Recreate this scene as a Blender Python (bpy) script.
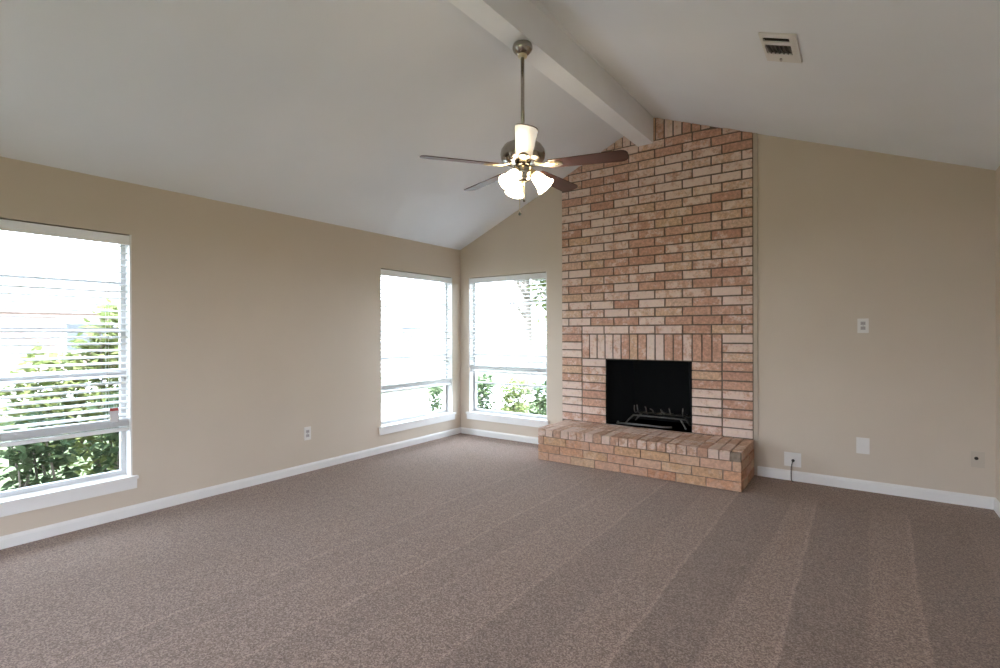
import bpy, bmesh, math, random
from mathutils import Vector, Matrix

for o in list(bpy.data.objects):
    bpy.data.objects.remove(o)
S = bpy.context.scene
COL = S.collection
PI = math.pi
random.seed(7)

# ------------------------------------------------------------------ camera
cam_d = bpy.data.cameras.new('camera')
cam = bpy.data.objects.new('camera', cam_d)
COL.objects.link(cam)
cam_d.sensor_width = 36.0
cam_d.sensor_fit = 'HORIZONTAL'
cam_d.lens = 510.3 / 1000 * 36.0
cam_d.clip_start = 0.05
cam_d.clip_end = 400
_yaw, _pitch, _roll = 0.61484, -0.0021, -0.0027
_fw = Vector((-math.sin(_yaw), math.cos(_yaw), 0))
_rt = Vector((math.cos(_yaw), math.sin(_yaw), 0))
_up = Vector((0, 0, 1))
_fw2 = _fw * math.cos(_pitch) + _up * math.sin(_pitch)
_up2 = _up * math.cos(_pitch) - _fw * math.sin(_pitch)
_rt3 = _rt * math.cos(_roll) + _up2 * math.sin(_roll)
_up3 = _up2 * math.cos(_roll) - _rt * math.sin(_roll)
_m = Matrix((_rt3, _up3, -_fw2)).transposed().to_4x4()
_m.translation = Vector((4.3874, -5.2905, 1.3407))
cam.matrix_world = _m
S.camera = cam

# ------------------------------------------------------------------ world, sun, exposure
W = bpy.data.worlds.new('world')
S.world = W
W.use_nodes = True
wn = W.node_tree.nodes
wl = W.node_tree.links
wn.clear()
wo = wn.new('ShaderNodeOutputWorld')
wb = wn.new('ShaderNodeBackground')
wc = wn.new('ShaderNodeTexCoord')
ws = wn.new('ShaderNodeSeparateXYZ')
wr = wn.new('ShaderNodeValToRGB')
wr.color_ramp.elements[0].position = 0.0
wr.color_ramp.elements[0].color = (0.79, 0.87, 1.0, 1)
wr.color_ramp.elements[1].position = 0.7
wr.color_ramp.elements[1].color = (0.69, 0.81, 1.0, 1)
wl.new(wc.outputs['Generated'], ws.inputs[0])
wl.new(ws.outputs['Z'], wr.inputs['Fac'])
wl.new(wr.outputs['Color'], wb.inputs['Color'])
wb.inputs['Strength'].default_value = 5.0
wl.new(wb.outputs[0], wo.inputs[0])

sun_d = bpy.data.lights.new('sun', 'SUN')
sun_d.energy = 6.5
sun_d.angle = math.radians(2.0)
sun_d.color = (1.0, 0.965, 0.95)
sun = bpy.data.objects.new('sun', sun_d)
COL.objects.link(sun)
sun.rotation_euler = Vector((0.55, -0.25, 1.0)).to_track_quat('Z', 'Y').to_euler()
sun.location = (8, -6, 12)

S.view_settings.view_transform = 'Standard'
S.view_settings.look = 'None'
S.view_settings.gamma = 1.0
S.view_settings.use_curve_mapping = False
S.view_settings.exposure = 1.6
S.cycles.use_denoising = True
S.cycles.max_bounces = 14
S.cycles.diffuse_bounces = 8
S.cycles.transparent_max_bounces = 24
S.cycles.caustics_reflective = False
S.cycles.caustics_refractive = False
S.cycles.sample_clamp_indirect = 6.0


# ------------------------------------------------------------------ material helpers
def lin(r, g, b):
    def f(c):
        c /= 255.0
        return c / 12.92 if c <= 0.04045 else ((c + 0.055) / 1.055) ** 2.4
    return (f(r), f(g), f(b), 1.0)


class NT:
    def __init__(self, name):
        self.m = bpy.data.materials.new(name)
        self.m.use_nodes = True
        self.t = self.m.node_tree
        self.b = self.t.nodes['Principled BSDF']
        self.o = self.t.nodes['Material Output']

    def n(self, typ, **kw):
        nd = self.t.nodes.new('ShaderNode' + typ)
        for k, v in kw.items():
            if k.startswith('i_'):
                key = k[2:].replace('_', ' ')
                nd.inputs[key].default_value = v
            else:
                setattr(nd, k, v)
        return nd

    def l(self, a, b):
        self.t.links.new(a, b)

    def ramp(self, stops, fac=None, interp='LINEAR'):
        r = self.n('ValToRGB')
        cr = r.color_ramp
        cr.interpolation = interp
        while len(cr.elements) < len(stops):
            cr.elements.new(0.5)
        for e, (p, c) in zip(cr.elements, stops):
            e.position = p
            e.color = c if len(c) == 4 else (*c, 1)
        if fac is not None:
            self.l(fac, r.inputs['Fac'])
        return r

    def mix(self, fac, a, b, mode='MIX'):
        x = self.n('Mix', data_type='RGBA', blend_type=mode)
        for sock, v in ((x.inputs[0], fac), (x.inputs[6], a), (x.inputs[7], b)):
            if isinstance(v, (int, float)):
                sock.default_value = v
            elif isinstance(v, tuple):
                sock.default_value = v
            else:
                self.l(v, sock)
        return x.outputs[2]

    def math(self, op, a, b=None, c=None):
        x = self.n('Math', operation=op)
        for i, v in enumerate((a, b, c)):
            if v is None:
                continue
            if isinstance(v, (int, float)):
                x.inputs[i].default_value = v
            else:
                self.l(v, x.inputs[i])
        return x.outputs[0]

    def noise(self, vec, scale, detail=3.0, rough=0.5):
        x = self.n('TexNoise')
        x.inputs['Scale'].default_value = scale
        x.inputs['Detail'].default_value = detail
        x.inputs['Roughness'].default_value = rough
        if vec is not None:
            self.l(vec, x.inputs['Vector'])
        return x.outputs['Fac']

    def bump(self, height, strength=0.3, dist=0.01):
        x = self.n('Bump')
        x.inputs['Strength'].default_value = strength
        x.inputs['Distance'].default_value = dist
        self.l(height, x.inputs['Height'])
        self.l(x.outputs['Normal'], self.b.inputs['Normal'])

    def world_pos(self):
        return self.n('NewGeometry').outputs['Position']

    def obj_pos(self):
        return self.n('TexCoord').outputs['Object']


def paint(name, col, rough=0.6, var=0.06, scale=6.0, bump=0.0, bscale=300.0, metallic=0.0, coat=0.0):
    k = NT(name)
    p = k.world_pos()
    f = k.noise(p, scale, 3)
    dk = tuple(c * (1 - var) for c in col[:3]) + (1,)
    lt = tuple(min(1, c * (1 + var)) for c in col[:3]) + (1,)
    r = k.ramp([(0.3, dk), (0.7, lt)], f)
    k.l(r.outputs[0], k.b.inputs['Base Color'])
    k.b.inputs['Roughness'].default_value = rough
    k.b.inputs['Metallic'].default_value = metallic
    if coat:
        k.b.inputs['Coat Weight'].default_value = coat
    if bump:
        k.bump(k.noise(p, bscale, 2), bump, 0.002)
    return k.m


M = {}
M['wall'] = paint('wall_paint', (0.575, 0.49, 0.40, 1), 0.75, 0.02, 2.0, 0.15, 180)
M['ceil'] = paint('ceiling_paint', (0.80, 0.82, 0.865, 1), 0.85, 0.015, 2.0, 0.25, 120)
M['white'] = paint('white_trim_paint', (0.74, 0.72, 0.70, 1), 0.45, 0.02, 4.0)
M['beam'] = paint('beam_paint', (0.84, 0.85, 0.87, 1), 0.6, 0.03, 3.0, 0.2, 60)
M['vinyl'] = paint('blind_vinyl', (0.80, 0.80, 0.80, 1), 0.4, 0.01, 4.0)
M['alu'] = paint('window_aluminium', (0.55, 0.55, 0.56, 1), 0.4, 0.03, 8.0, metallic=0.2)
M['cord'] = paint('blind_cord', (0.75, 0.75, 0.73, 1), 0.8)
M['plate'] = paint('plate_plastic', (0.72, 0.69, 0.66, 1), 0.35, 0.01)
M['plate_tan'] = paint('plate_painted', (0.52, 0.45, 0.37, 1), 0.5, 0.01)
M['slot'] = paint('dark_slot', (0.03, 0.025, 0.022, 1), 0.6)
M['recept'] = paint('receptacle_plastic', (0.42, 0.38, 0.37, 1), 0.4, 0.02)
M['nickel'] = paint('brushed_nickel', (0.38, 0.35, 0.31, 1), 0.2, 0.08, 40.0, metallic=1.0)
M['lit_nickel'] = paint('lamplit_nickel', (0.72, 0.62, 0.42, 1), 0.3, 0.05, 40.0, metallic=1.0)  # nickel tinted yellow, the lamps' warm light put into its colour
M['black'] = paint('black_rubber', (0.02, 0.018, 0.016, 1), 0.5)
M['iron'] = paint('grate_iron', (0.14, 0.13, 0.12, 1), 0.5, 0.3, 60.0, metallic=0.3)
M['soot'] = paint('firebox_soot', (0.0018, 0.0017, 0.0016, 1), 0.95, 0.4, 9.0)
M['red'] = paint('tag_red', (0.45, 0.06, 0.05, 1), 0.5)
M['paper'] = paint('tag_paper', (0.62, 0.60, 0.60, 1), 0.6)
M['concrete'] = paint('concrete', (0.60, 0.585, 0.57, 1), 0.9, 0.12, 3.0)
M['vent'] = paint('vent_enamel', (0.72, 0.70, 0.68, 1), 0.45, 0.01)
M['siding'] = paint('house_siding', (0.40, 0.39, 0.38, 1), 0.8, 0.05, 2.0)
M['pinkbrick'] = paint('house_brick', (0.36, 0.25, 0.225, 1), 0.9, 0.12, 8.0)
M['roof'] = paint('house_roof', (0.12, 0.105, 0.10, 1), 0.9, 0.15, 12.0)
M['darkglass'] = paint('house_window', (0.06, 0.07, 0.08, 1), 0.15)
M['greybox'] = paint('utility_grey', (0.30, 0.33, 0.37, 1), 0.6)
M['bark'] = paint('bark', (0.20, 0.17, 0.15, 1), 0.9, 0.3, 20.0, 0.4, 60)


def glass_mat():
    k = NT('window_glass')
    tr = k.n('BsdfTransparent')
    tr.inputs['Color'].default_value = (0.95, 0.97, 0.96, 1)
    gl = k.n('BsdfGlossy')
    gl.inputs['Roughness'].default_value = 0.02
    lw = k.n('LayerWeight')
    lw.inputs['Blend'].default_value = 0.5
    f5 = k.math('POWER', lw.outputs['Facing'], 5.0)
    mx = k.n('MixShader')
    k.l(k.math('MULTIPLY_ADD', f5, 0.9, 0.03), mx.inputs[0])
    k.l(tr.outputs[0], mx.inputs[1])
    k.l(gl.outputs[0], mx.inputs[2])
    k.l(mx.outputs[0], k.o.inputs['Surface'])
    return k.m


M['glass'] = glass_mat()


def shade_mat():
    k = NT('lit_frosted_glass')
    p = k.obj_pos()
    f = k.noise(p, 30, 2)
    r = k.ramp([(0.2, (1.0, 0.80, 0.52, 1)), (0.8, (1.0, 0.86, 0.62, 1))], f)
    k.l(r.outputs[0], k.b.inputs['Emission Color'])
    k.b.inputs['Emission Strength'].default_value = 10.0
    k.b.inputs['Base Color'].default_value = (0.9, 0.88, 0.82, 1)
    k.b.inputs['Roughness'].default_value = 0.4
    return k.m


M['shade'] = shade_mat()


def wood_mat():
    k = NT('mahogany_blade')
    p = k.obj_pos()
    mp = k.n('Mapping')
    mp.inputs['Scale'].default_value = (3, 60, 60)
    k.l(p, mp.inputs['Vector'])
    f = k.noise(mp.outputs[0], 2.0, 4, 0.6)
    r = k.ramp([(0.25, (0.042, 0.014, 0.009, 1)), (0.75, (0.085, 0.03, 0.02, 1))], f)
    k.l(r.outputs[0], k.b.inputs['Base Color'])
    k.b.inputs['Roughness'].default_value = 0.38
    k.b.inputs['Coat Weight'].default_value = 0.25
    k.b.inputs['Coat Roughness'].default_value = 0.25
    return k.m


M['wood'] = wood_mat()


def brick_mat(name, stops, wash=0.5):
    k = NT(name)
    g = k.n('NewGeometry')
    rnd = g.outputs['Random Per Island']
    r = k.ramp(stops, rnd)
    p = g.outputs['Position']
    # mottled clay
    f = k.noise(p, 38, 4, 0.65)
    mott = k.ramp([(0.32, (0.74, 0.72, 0.70, 1)), (0.68, (1.26, 1.22, 1.18, 1))], f)
    c = k.mix(1.0, r.outputs[0], mott.outputs[0], 'MULTIPLY')
    # old lime wash left on the face of reclaimed bricks
    f2 = k.noise(p, 13, 6, 0.75)
    wr_ = k.math('FRACT', k.math('MULTIPLY', rnd, 7.31))
    amt = k.math('MULTIPLY', k.math('SUBTRACT', k.math('ADD', f2, k.math('MULTIPLY', wr_, 0.30)), 0.60), 5.0)
    cl = k.n('Clamp')
    k.l(amt, cl.inputs[0])
    cl.inputs['Max'].default_value = wash
    c = k.mix(cl.outputs[0], c, (0.76, 0.63, 0.56, 1))
    k.l(c, k.b.inputs['Base Color'])
    k.b.inputs['Roughness'].default_value = 0.9
    k.bump(k.noise(p, 90, 4, 0.7), 0.5, 0.006)
    return k.m


M['brick'] = brick_mat('reclaimed_brick', [
    (0.0, (0.490, 0.285, 0.205, 1)), (0.2, (0.550, 0.340, 0.250, 1)), (0.4, (0.510, 0.300, 0.220, 1)),
    (0.55, (0.590, 0.395, 0.300, 1)), (0.7, (0.560, 0.375, 0.255, 1)), (0.85, (0.590, 0.420, 0.330, 1)),
    (1.0, (0.470, 0.255, 0.180, 1))], 0.72)
M['hbrick'] = brick_mat('hearth_brick', [
    (0.0, (0.450, 0.235, 0.145, 1)), (0.3, (0.520, 0.300, 0.190, 1)), (0.5, (0.470, 0.260, 0.165, 1)),
    (0.8, (0.510, 0.335, 0.200, 1)), (1.0, (0.480, 0.275, 0.180, 1))], 0.16)
M['topbrick'] = brick_mat('window_sheen_brick', [  # hearth top kept paler: window reflection put into its colour
    (0.0, (0.43, 0.26, 0.18, 1)), (0.5, (0.50, 0.34, 0.25, 1)), (1.0, (0.46, 0.28, 0.20, 1))], 0.45)
M['shade_strip'] = paint('edge_shadow_tint', (0.47, 0.395, 0.315, 1), 0.8)  # wall tan darkened to paint in the shadow beside the bricks
M['mortar'] = paint('mortar', (0.165, 0.125, 0.098, 1), 0.95, 0.2, 40.0, 0.4, 200)
M['hmortar'] = paint('hearth_mortar', (0.23, 0.18, 0.14, 1), 0.95, 0.2, 40.0, 0.4, 200)


def carpet_mat():
    k = NT('carpet_pile')
    p = k.obj_pos()
    sx = k.n('SeparateXYZ')
    k.l(p, sx.inputs[0])
    x, y = sx.outputs['X'], sx.outputs['Y']
    wob = k.math('MULTIPLY', k.math('SUBTRACT', k.noise(p, 1.6, 3), 0.5), 0.05)
    xw = k.math('ADD', x, wob)
    acc = None
    ridge = None
    # edges of the vacuum passes: x at y=0, drift per metre, step in nap tone
    E_ = [(1.35, 0.02, .12, .05), (1.72, 0.0, -.15, .007), (2.05, 0.03, .18, .007), (2.36, 0.01, -.20, .007), (2.66, 0.02, .24, .007),
          (2.978, 0.0, -.45, .005), (3.305, 0.0, .46, .012), (3.56, 0.0, -.62, .007),
          (3.985, .047, .80, .010), (4.112, 0.0, -.86, .006), (4.445, .012, .72, .008), (4.68, .022, -.78, .006),
          (4.98, 0.0, .5, .008)]
    for x0, s, d, w in E_:
        xx = k.math('SUBTRACT', k.math('SUBTRACT', xw, x0), k.math('MULTIPLY', y, s))
        mr = k.n('MapRange', interpolation_type='SMOOTHSTEP')
        mr.inputs['From Min'].default_value = -w
        mr.inputs['From Max'].default_value = w
        mr.inputs['To Min'].default_value = 0.0
        mr.inputs['To Max'].default_value = d
        k.l(xx, mr.inputs['Value'])
        acc = mr.outputs[0] if acc is None else k.math('ADD', acc, mr.outputs[0])
        if w < 0.0075:      # pile left standing along the edge of a pass
            mr2 = k.n('MapRange', interpolation_type='SMOOTHSTEP')
            mr2.inputs['From Min'].default_value = 0.0
            mr2.inputs['From Max'].default_value = 0.020
            mr2.inputs['To Min'].default_value = 0.75
            mr2.inputs['To Max'].default_value = 0.0
            k.l(k.math('ABSOLUTE', k.math('ADD', xx, 0.010)), mr2.inputs['Value'])
            ridge = mr2.outputs[0] if ridge is None else k.math('ADD', ridge, mr2.outputs[0])
    # passes stop short of the fireplace wall
    ex = k.math('ADD', y, k.math('MULTIPLY', k.math('SUBTRACT', k.noise(p, 3.0, 2), 0.5), 0.25))
    me = k.n('MapRange', interpolation_type='SMOOTHSTEP')
    me.inputs['From Min'].default_value = -0.75
    me.inputs['From Max'].default_value = -0.35
    me.inputs['To Min'].default_value = 1.0
    me.inputs['To Max'].default_value = 0.0
    k.l(ex, me.inputs['Value'])
    nap = k.math('MULTIPLY', k.math('ADD', acc, ridge), me.outputs[0])
    nap = k.math('ADD', nap, k.math('MULTIPLY', k.math('SUBTRACT', k.noise(p, 1.1, 4, 0.6), 0.5), 0.7))
    # pile speckle
    v = k.n('TexVoronoi')
    v.inputs['Scale'].default_value = 175.0
    k.l(p, v.inputs['Vector'])
    sc = k.n('SeparateColor')
    k.l(v.outputs['Color'], sc.inputs[0])
    n1 = k.noise(p, 150, 3, 0.7)
    sp = k.math('ADD', k.math('MULTIPLY', sc.outputs[0], 0.5), k.math('MULTIPLY', n1, 0.5))
    r = k.ramp([(0.25, (0.104, 0.064, 0.047, 1)), (0.5, (0.200, 0.134, 0.104, 1)), (0.75, (0.345, 0.247, 0.200, 1))], sp)
    nm = k.math('MULTIPLY_ADD', nap, 0.28, 1.0)
    cm = k.n('CombineColor')
    for i in range(3):
        k.l(nm, cm.inputs[i])
    c = k.mix(1.0, r.outputs[0], cm.outputs[0], 'MULTIPLY')
    k.l(c, k.b.inputs['Base Color'])
    k.b.inputs['Roughness'].default_value = 1.0
    k.b.inputs['Specular IOR Level'].default_value = 0.05
    k.b.inputs['Sheen Weight'].default_value = 0.27
    k.b.inputs['Sheen Tint'].default_value = (1.0, 0.89, 0.83, 1)
    k.b.inputs['Sheen Roughness'].default_value = 0.6
    k.bump(sp, 0.45, 0.008)
    return k.m


M['carpet'] = carpet_mat()


def leaf_mat(name, c0, c1, c2):
    k = NT(name)
    g = k.n('NewGeometry')
    r = k.ramp([(0.0, c0), (0.5, c1), (1.0, c2)], g.outputs['Random Per Island'])
    d = k.n('BsdfDiffuse')
    t = k.n('BsdfTranslucent')
    k.l(r.outputs[0], d.inputs['Color'])
    k.l(r.outputs[0], t.inputs['Color'])
    mx = k.n('MixShader')
    mx.inputs[0].default_value = 0.35
    k.l(d.outputs[0], mx.inputs[1])
    k.l(t.outputs[0], mx.inputs[2])
    k.l(mx.outputs[0], k.o.inputs['Surface'])
    return k.m


M['leaf'] = leaf_mat('shrub_leaf', (0.04, 0.062, 0.034, 1), (0.065, 0.098, 0.05, 1), (0.11, 0.145, 0.07, 1))
M['leaf_y'] = leaf_mat('pale_leaf', (0.11, 0.145, 0.05, 1), (0.17, 0.205, 0.08, 1), (0.25, 0.28, 0.13, 1))


def grass_mat():
    k = NT('lawn')
    p = k.obj_pos()
    f = k.noise(p, 3.0, 6, 0.7)
    r = k.ramp([(0.3, (0.055, 0.080, 0.030, 1)), (0.7, (0.085, 0.110, 0.045, 1))], f)
    k.l(r.outputs[0], k.b.inputs['Base Color'])
    k.b.inputs['Roughness'].default_value = 1.0
    k.bump(k.noise(p, 60, 3), 0.6, 0.03)
    return k.m


M['grass'] = grass_mat()


# ------------------------------------------------------------------ mesh helpers
def obj(name, bm, mat, parent=None, smooth=False, loc=None):
    me = bpy.data.meshes.new(name)
    bmesh.ops.recalc_face_normals(bm, faces=bm.faces[:])
    if smooth:
        for f in bm.faces:
            f.smooth = True
    bm.to_mesh(me)
    bm.free()
    me.materials.append(mat)
    o = bpy.data.objects.new(name, me)
    COL.objects.link(o)
    if parent is not None:
        o.parent = parent
    if loc is not None:
        o.location = loc
    return o


def tag(o, label=None, cat=None, group=None, kind=None):
    if label:
        o['label'] = label
    if cat:
        o['category'] = cat
    if group:
        o['group'] = group
    if kind:
        o['kind'] = kind
    return o


def empty(name, loc=(0, 0, 0), rz=0.0, label=None, cat=None, group=None, kind=None):
    o = bpy.data.objects.new(name, None)
    o.empty_display_size = 0.1
    COL.objects.link(o)
    o.location = loc
    o.rotation_euler = (0, 0, rz)
    return tag(o, label, cat, group, kind)


def BM():
    return bmesh.new()


def hexa(bm, pts):
    """pts: 8 points, bottom ring then top ring"""
    v = [bm.verts.new(p) for p in pts]
    for f in ((3, 2, 1, 0), (4, 5, 6, 7), (0, 1, 5, 4), (1, 2, 6, 5), (2, 3, 7, 6), (3, 0, 4, 7)):
        bm.faces.new([v[i] for i in f])
    return v


def box(bm, x0, y0, z0, x1, y1, z1):
    return hexa(bm, [(x0, y0, z0), (x1, y0, z0), (x1, y1, z0), (x0, y1, z0),
                     (x0, y0, z1), (x1, y0, z1), (x1, y1, z1), (x0, y1, z1)])


def bevel(bm, w, seg=2, ang=0.6):
    es = [e for e in bm.edges if len(e.link_faces) == 2 and e.calc_face_angle(0) > ang]
    bmesh.ops.bevel(bm, geom=es, offset=w, segments=seg, affect='EDGES', profile=0.6, clamp_overlap=True)
    return bm


def lathe(bm, prof, n=32, mat=None, cap0=True, cap1=True):
    rings = []
    for r, z in prof:
        rings.append([bm.verts.new((r * math.cos(2 * PI * i / n), r * math.sin(2 * PI * i / n), z)) for i in range(n)])
    fs = []
    for a, b in zip(rings, rings[1:]):
        for i in range(n):
            fs.append(bm.faces.new((a[i], a[(i + 1) % n], b[(i + 1) % n], b[i])))
    if cap0:
        bm.faces.new(rings[0][::-1])
    if cap1:
        bm.faces.new(rings[-1])
    if mat is not None:
        vs = [v for r in rings for v in r]
        bmesh.ops.transform(bm, matrix=mat, verts=vs)
    return rings


def tube(bm, pts, rad, n=8):
    pts = [Vector(p) for p in pts]
    rings = []
    up = Vector((0, 0, 1))
    for i, p in enumerate(pts):
        a = pts[max(0, i - 1)]
        b = pts[min(len(pts) - 1, i + 1)]
        d = (b - a).normalized()
        u = up if abs(d.dot(up)) < 0.9 else Vector((1, 0, 0))
        s = d.cross(u).normalized()
        t = s.cross(d).normalized()
        r = rad[i] if isinstance(rad, (list, tuple)) else rad
        rings.append([bm.verts.new(p + (s * math.cos(2 * PI * k / n) + t * math.sin(2 * PI * k / n)) * r) for k in range(n)])
    for a, b in zip(rings, rings[1:]):
        for k in range(n):
            bm.faces.new((a[k], a[(k + 1) % n], b[(k + 1) % n], b[k]))
    bm.faces.new(rings[0][::-1])
    bm.faces.new(rings[-1])


# ------------------------------------------------------------------ room dimensions
WX = 5.220            # right wall
YR = -7.2             # rear wall
LZ, LS = 2.452, 0.437     # left eave height, left slope
RZ, RS = 2.552, 0.398     # right wall height, right slope
RIDGE = (RZ + RS * WX - LZ) / (LS + RS)
T = 0.15              # wall thickness


def ceil_z(x):
    return LZ + LS * x if x < RIDGE else RZ + RS * (WX - x)


ZH, ZS = 2.070, 0.288     # window head / stool
W1 = (-5.30, -3.782)
W2 = (-1.395, -0.162)
W3 = (0.145, 1.338)
FX0, FX1 = 2.089, 3.014   # fire opening
HZ = 0.335                # hearth top
FZT = 1.050               # opening top


def prism_x(bm, x0, x1, y0, y1, z0, z1=None, off=0.0):
    """column between x0,x1 ; top follows the ceiling when z1 is None"""
    a = ceil_z(x0) + off if z1 is None else z1
    b = ceil_z(x1) + off if z1 is None else z1
    hexa(bm, [(x0, y0, z0), (x1, y0, z0), (x1, y1, z0), (x0, y1, z0),
              (x0, y0, a), (x1, y0, b), (x1, y1, b), (x0, y1, a)])


# floor
bm = BM()
for f in range(1):
    box(bm, -T, YR - T, -0.12, WX + T, T, 0.0)
tag(obj('floor', bm, M['carpet']), kind='structure')

# left wall
bm = BM()
ys = [YR - T, W1[0], W1[1], W2[0], W2[1], T]
for i in range(5):
    y0, y1 = ys[i], ys[i + 1]
    if i in (1, 3):
        box(bm, -T, y0, 0, 0, y1, ZS)
        box(bm, -T, y0, ZH, 0, y1, LZ)
    else:
        box(bm, -T, y0, 0, 0, y1, LZ)
tag(obj('wall_left', bm, M['wall']), kind='structure')

# back wall (gable wall with the fireplace)
bm = BM()
prism_x(bm, 0, W3[0], 0, T, 0)
prism_x(bm, W3[0], W3[1], 0, T, 0, ZS)
prism_x(bm, W3[0], W3[1], 0, T, ZH)
prism_x(bm, W3[1], FX0, 0, T, 0)
prism_x(bm, FX0, FX1, 0, T, 0, HZ - 0.02)
prism_x(bm, FX0, RIDGE, 0, T, FZT)
prism_x(bm, RIDGE, FX1, 0, T, FZT)
prism_x(bm, FX1, WX, 0, T, 0)
tag(obj('wall_back', bm, M['wall']), kind='structure')

bm = BM()
box(bm, WX, YR - T, 0, WX + T, -6.9, RZ)
box(bm, WX, -6.9, 0, WX + T, -5.6, 0.8)  # unseen opening behind the camera, added to bring in daylight from this side
box(bm, WX, -6.9, 1.75, WX + T, -5.6, RZ)
box(bm, WX, -5.6, 0, WX + T, T, RZ)
tag(obj('wall_right', bm, M['wall']), kind='structure')

# rear wall behind the camera, with an unseen opening added for fill daylight
bm = BM()
OX0, OX1, OZ = 1.8, 3.7, 1.95
prism_x(bm, 0, OX0, YR - T, YR, 0)
prism_x(bm, OX0, RIDGE, YR - T, YR, OZ)
prism_x(bm, RIDGE, OX1, YR - T, YR, OZ)
prism_x(bm, OX1, WX, YR - T, YR, 0)
tag(obj('wall_rear', bm, M['wall']), kind='structure')

# ceiling: two slopes meeting at the ridge
bm = BM()
for x0, x1 in ((-T, RIDGE), (RIDGE, WX + T)):
    za = LZ + LS * x0 if x0 < RIDGE - 1e-6 else ceil_z(RIDGE)
    zb = ceil_z(RIDGE) if x1 <= RIDGE + 1e-6 else RZ + RS * (WX - x1)
    hexa(bm, [(x0, YR - T, za), (x1, YR - T, zb), (x1, T, zb), (x0, T, za),
              (x0, YR - T, za + .15), (x1, YR - T, zb + .15), (x1, T, zb + .15), (x0, T, za + .15)])
bmesh.ops.remove_doubles(bm, verts=bm.verts[:], dist=1e-4)
tag(obj('ceiling', bm, M['ceil']), kind='structure')

# ridge beam
BZ = 3.312


def beam_x(y):
    return 2.545 + 0.0235 * y


bm = BM()
ya, yb = YR, 0.0
hw = 0.083
hexa(bm, [(beam_x(ya) - hw, ya, BZ), (beam_x(ya) + hw, ya, BZ), (beam_x(yb) + hw, yb, BZ), (beam_x(yb) - hw, yb, BZ),
          (beam_x(ya) - hw, ya, ceil_z(beam_x(ya) - hw) + .02), (beam_x(ya) + hw, ya, 3.60),
          (beam_x(yb) + hw, yb, 3.60), (beam_x(yb) - hw, yb, ceil_z(beam_x(yb) - hw) + .02)])
bevel(bm, 0.006, 2)
tag(obj('trim_1', bm, M['beam']), 'painted box beam running along the ceiling ridge to the brick chimney', 'ceiling beam', kind='structure')


# baseboards
def baseboard(name, pts_fn, length):
    pass


def base_profile(bm, p0, p1, nrm, h=0.078, t=0.014):
    p0, p1, n = Vector(p0), Vector(p1), Vector(nrm)
    prof = [(0, 0), (t, 0), (t, h * 0.72), (t * 0.75, h * 0.86), (t * 0.35, h * 0.95), (t * 0.3, h), (0, h)]
    r0 = [bm.verts.new(p0 + n * a + Vector((0, 0, b))) for a, b in prof]
    r1 = [bm.verts.new(p1 + n * a + Vector((0, 0, b))) for a, b in prof]
    k = len(prof)
    for i in range(k):
        bm.faces.new((r0[i], r0[(i + 1) % k], r1[(i + 1) % k], r1[i]))
    bm.faces.new(r0)
    bm.faces.new(r1[::-1])


bm = BM()
base_profile(bm, (0, YR, 0), (0, 0, 0), (1, 0, 0))
tag(obj('baseboard_left', bm, M['white']), kind='structure')
bm = BM()
base_profile(bm, (0, 0, 0), (1.60, 0, 0), (0, -1, 0))
base_profile(bm, (3.60, 0, 0), (WX, 0, 0), (0, -1, 0), 0.09)
tag(obj('baseboard_back', bm, M['white']), kind='structure')
bm = BM()
base_profile(bm, (WX, YR, 0), (WX, 0, 0), (-1, 0, 0), 0.09)
tag(obj('baseboard_right', bm, M['white']), kind='structure')

# added band at the brick's right edge, its darker tan imitating a shadow
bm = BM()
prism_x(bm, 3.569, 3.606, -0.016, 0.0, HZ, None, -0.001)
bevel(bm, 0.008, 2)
tag(obj('shadow_trim_2', bm, M['shade_strip']), kind='structure')


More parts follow.
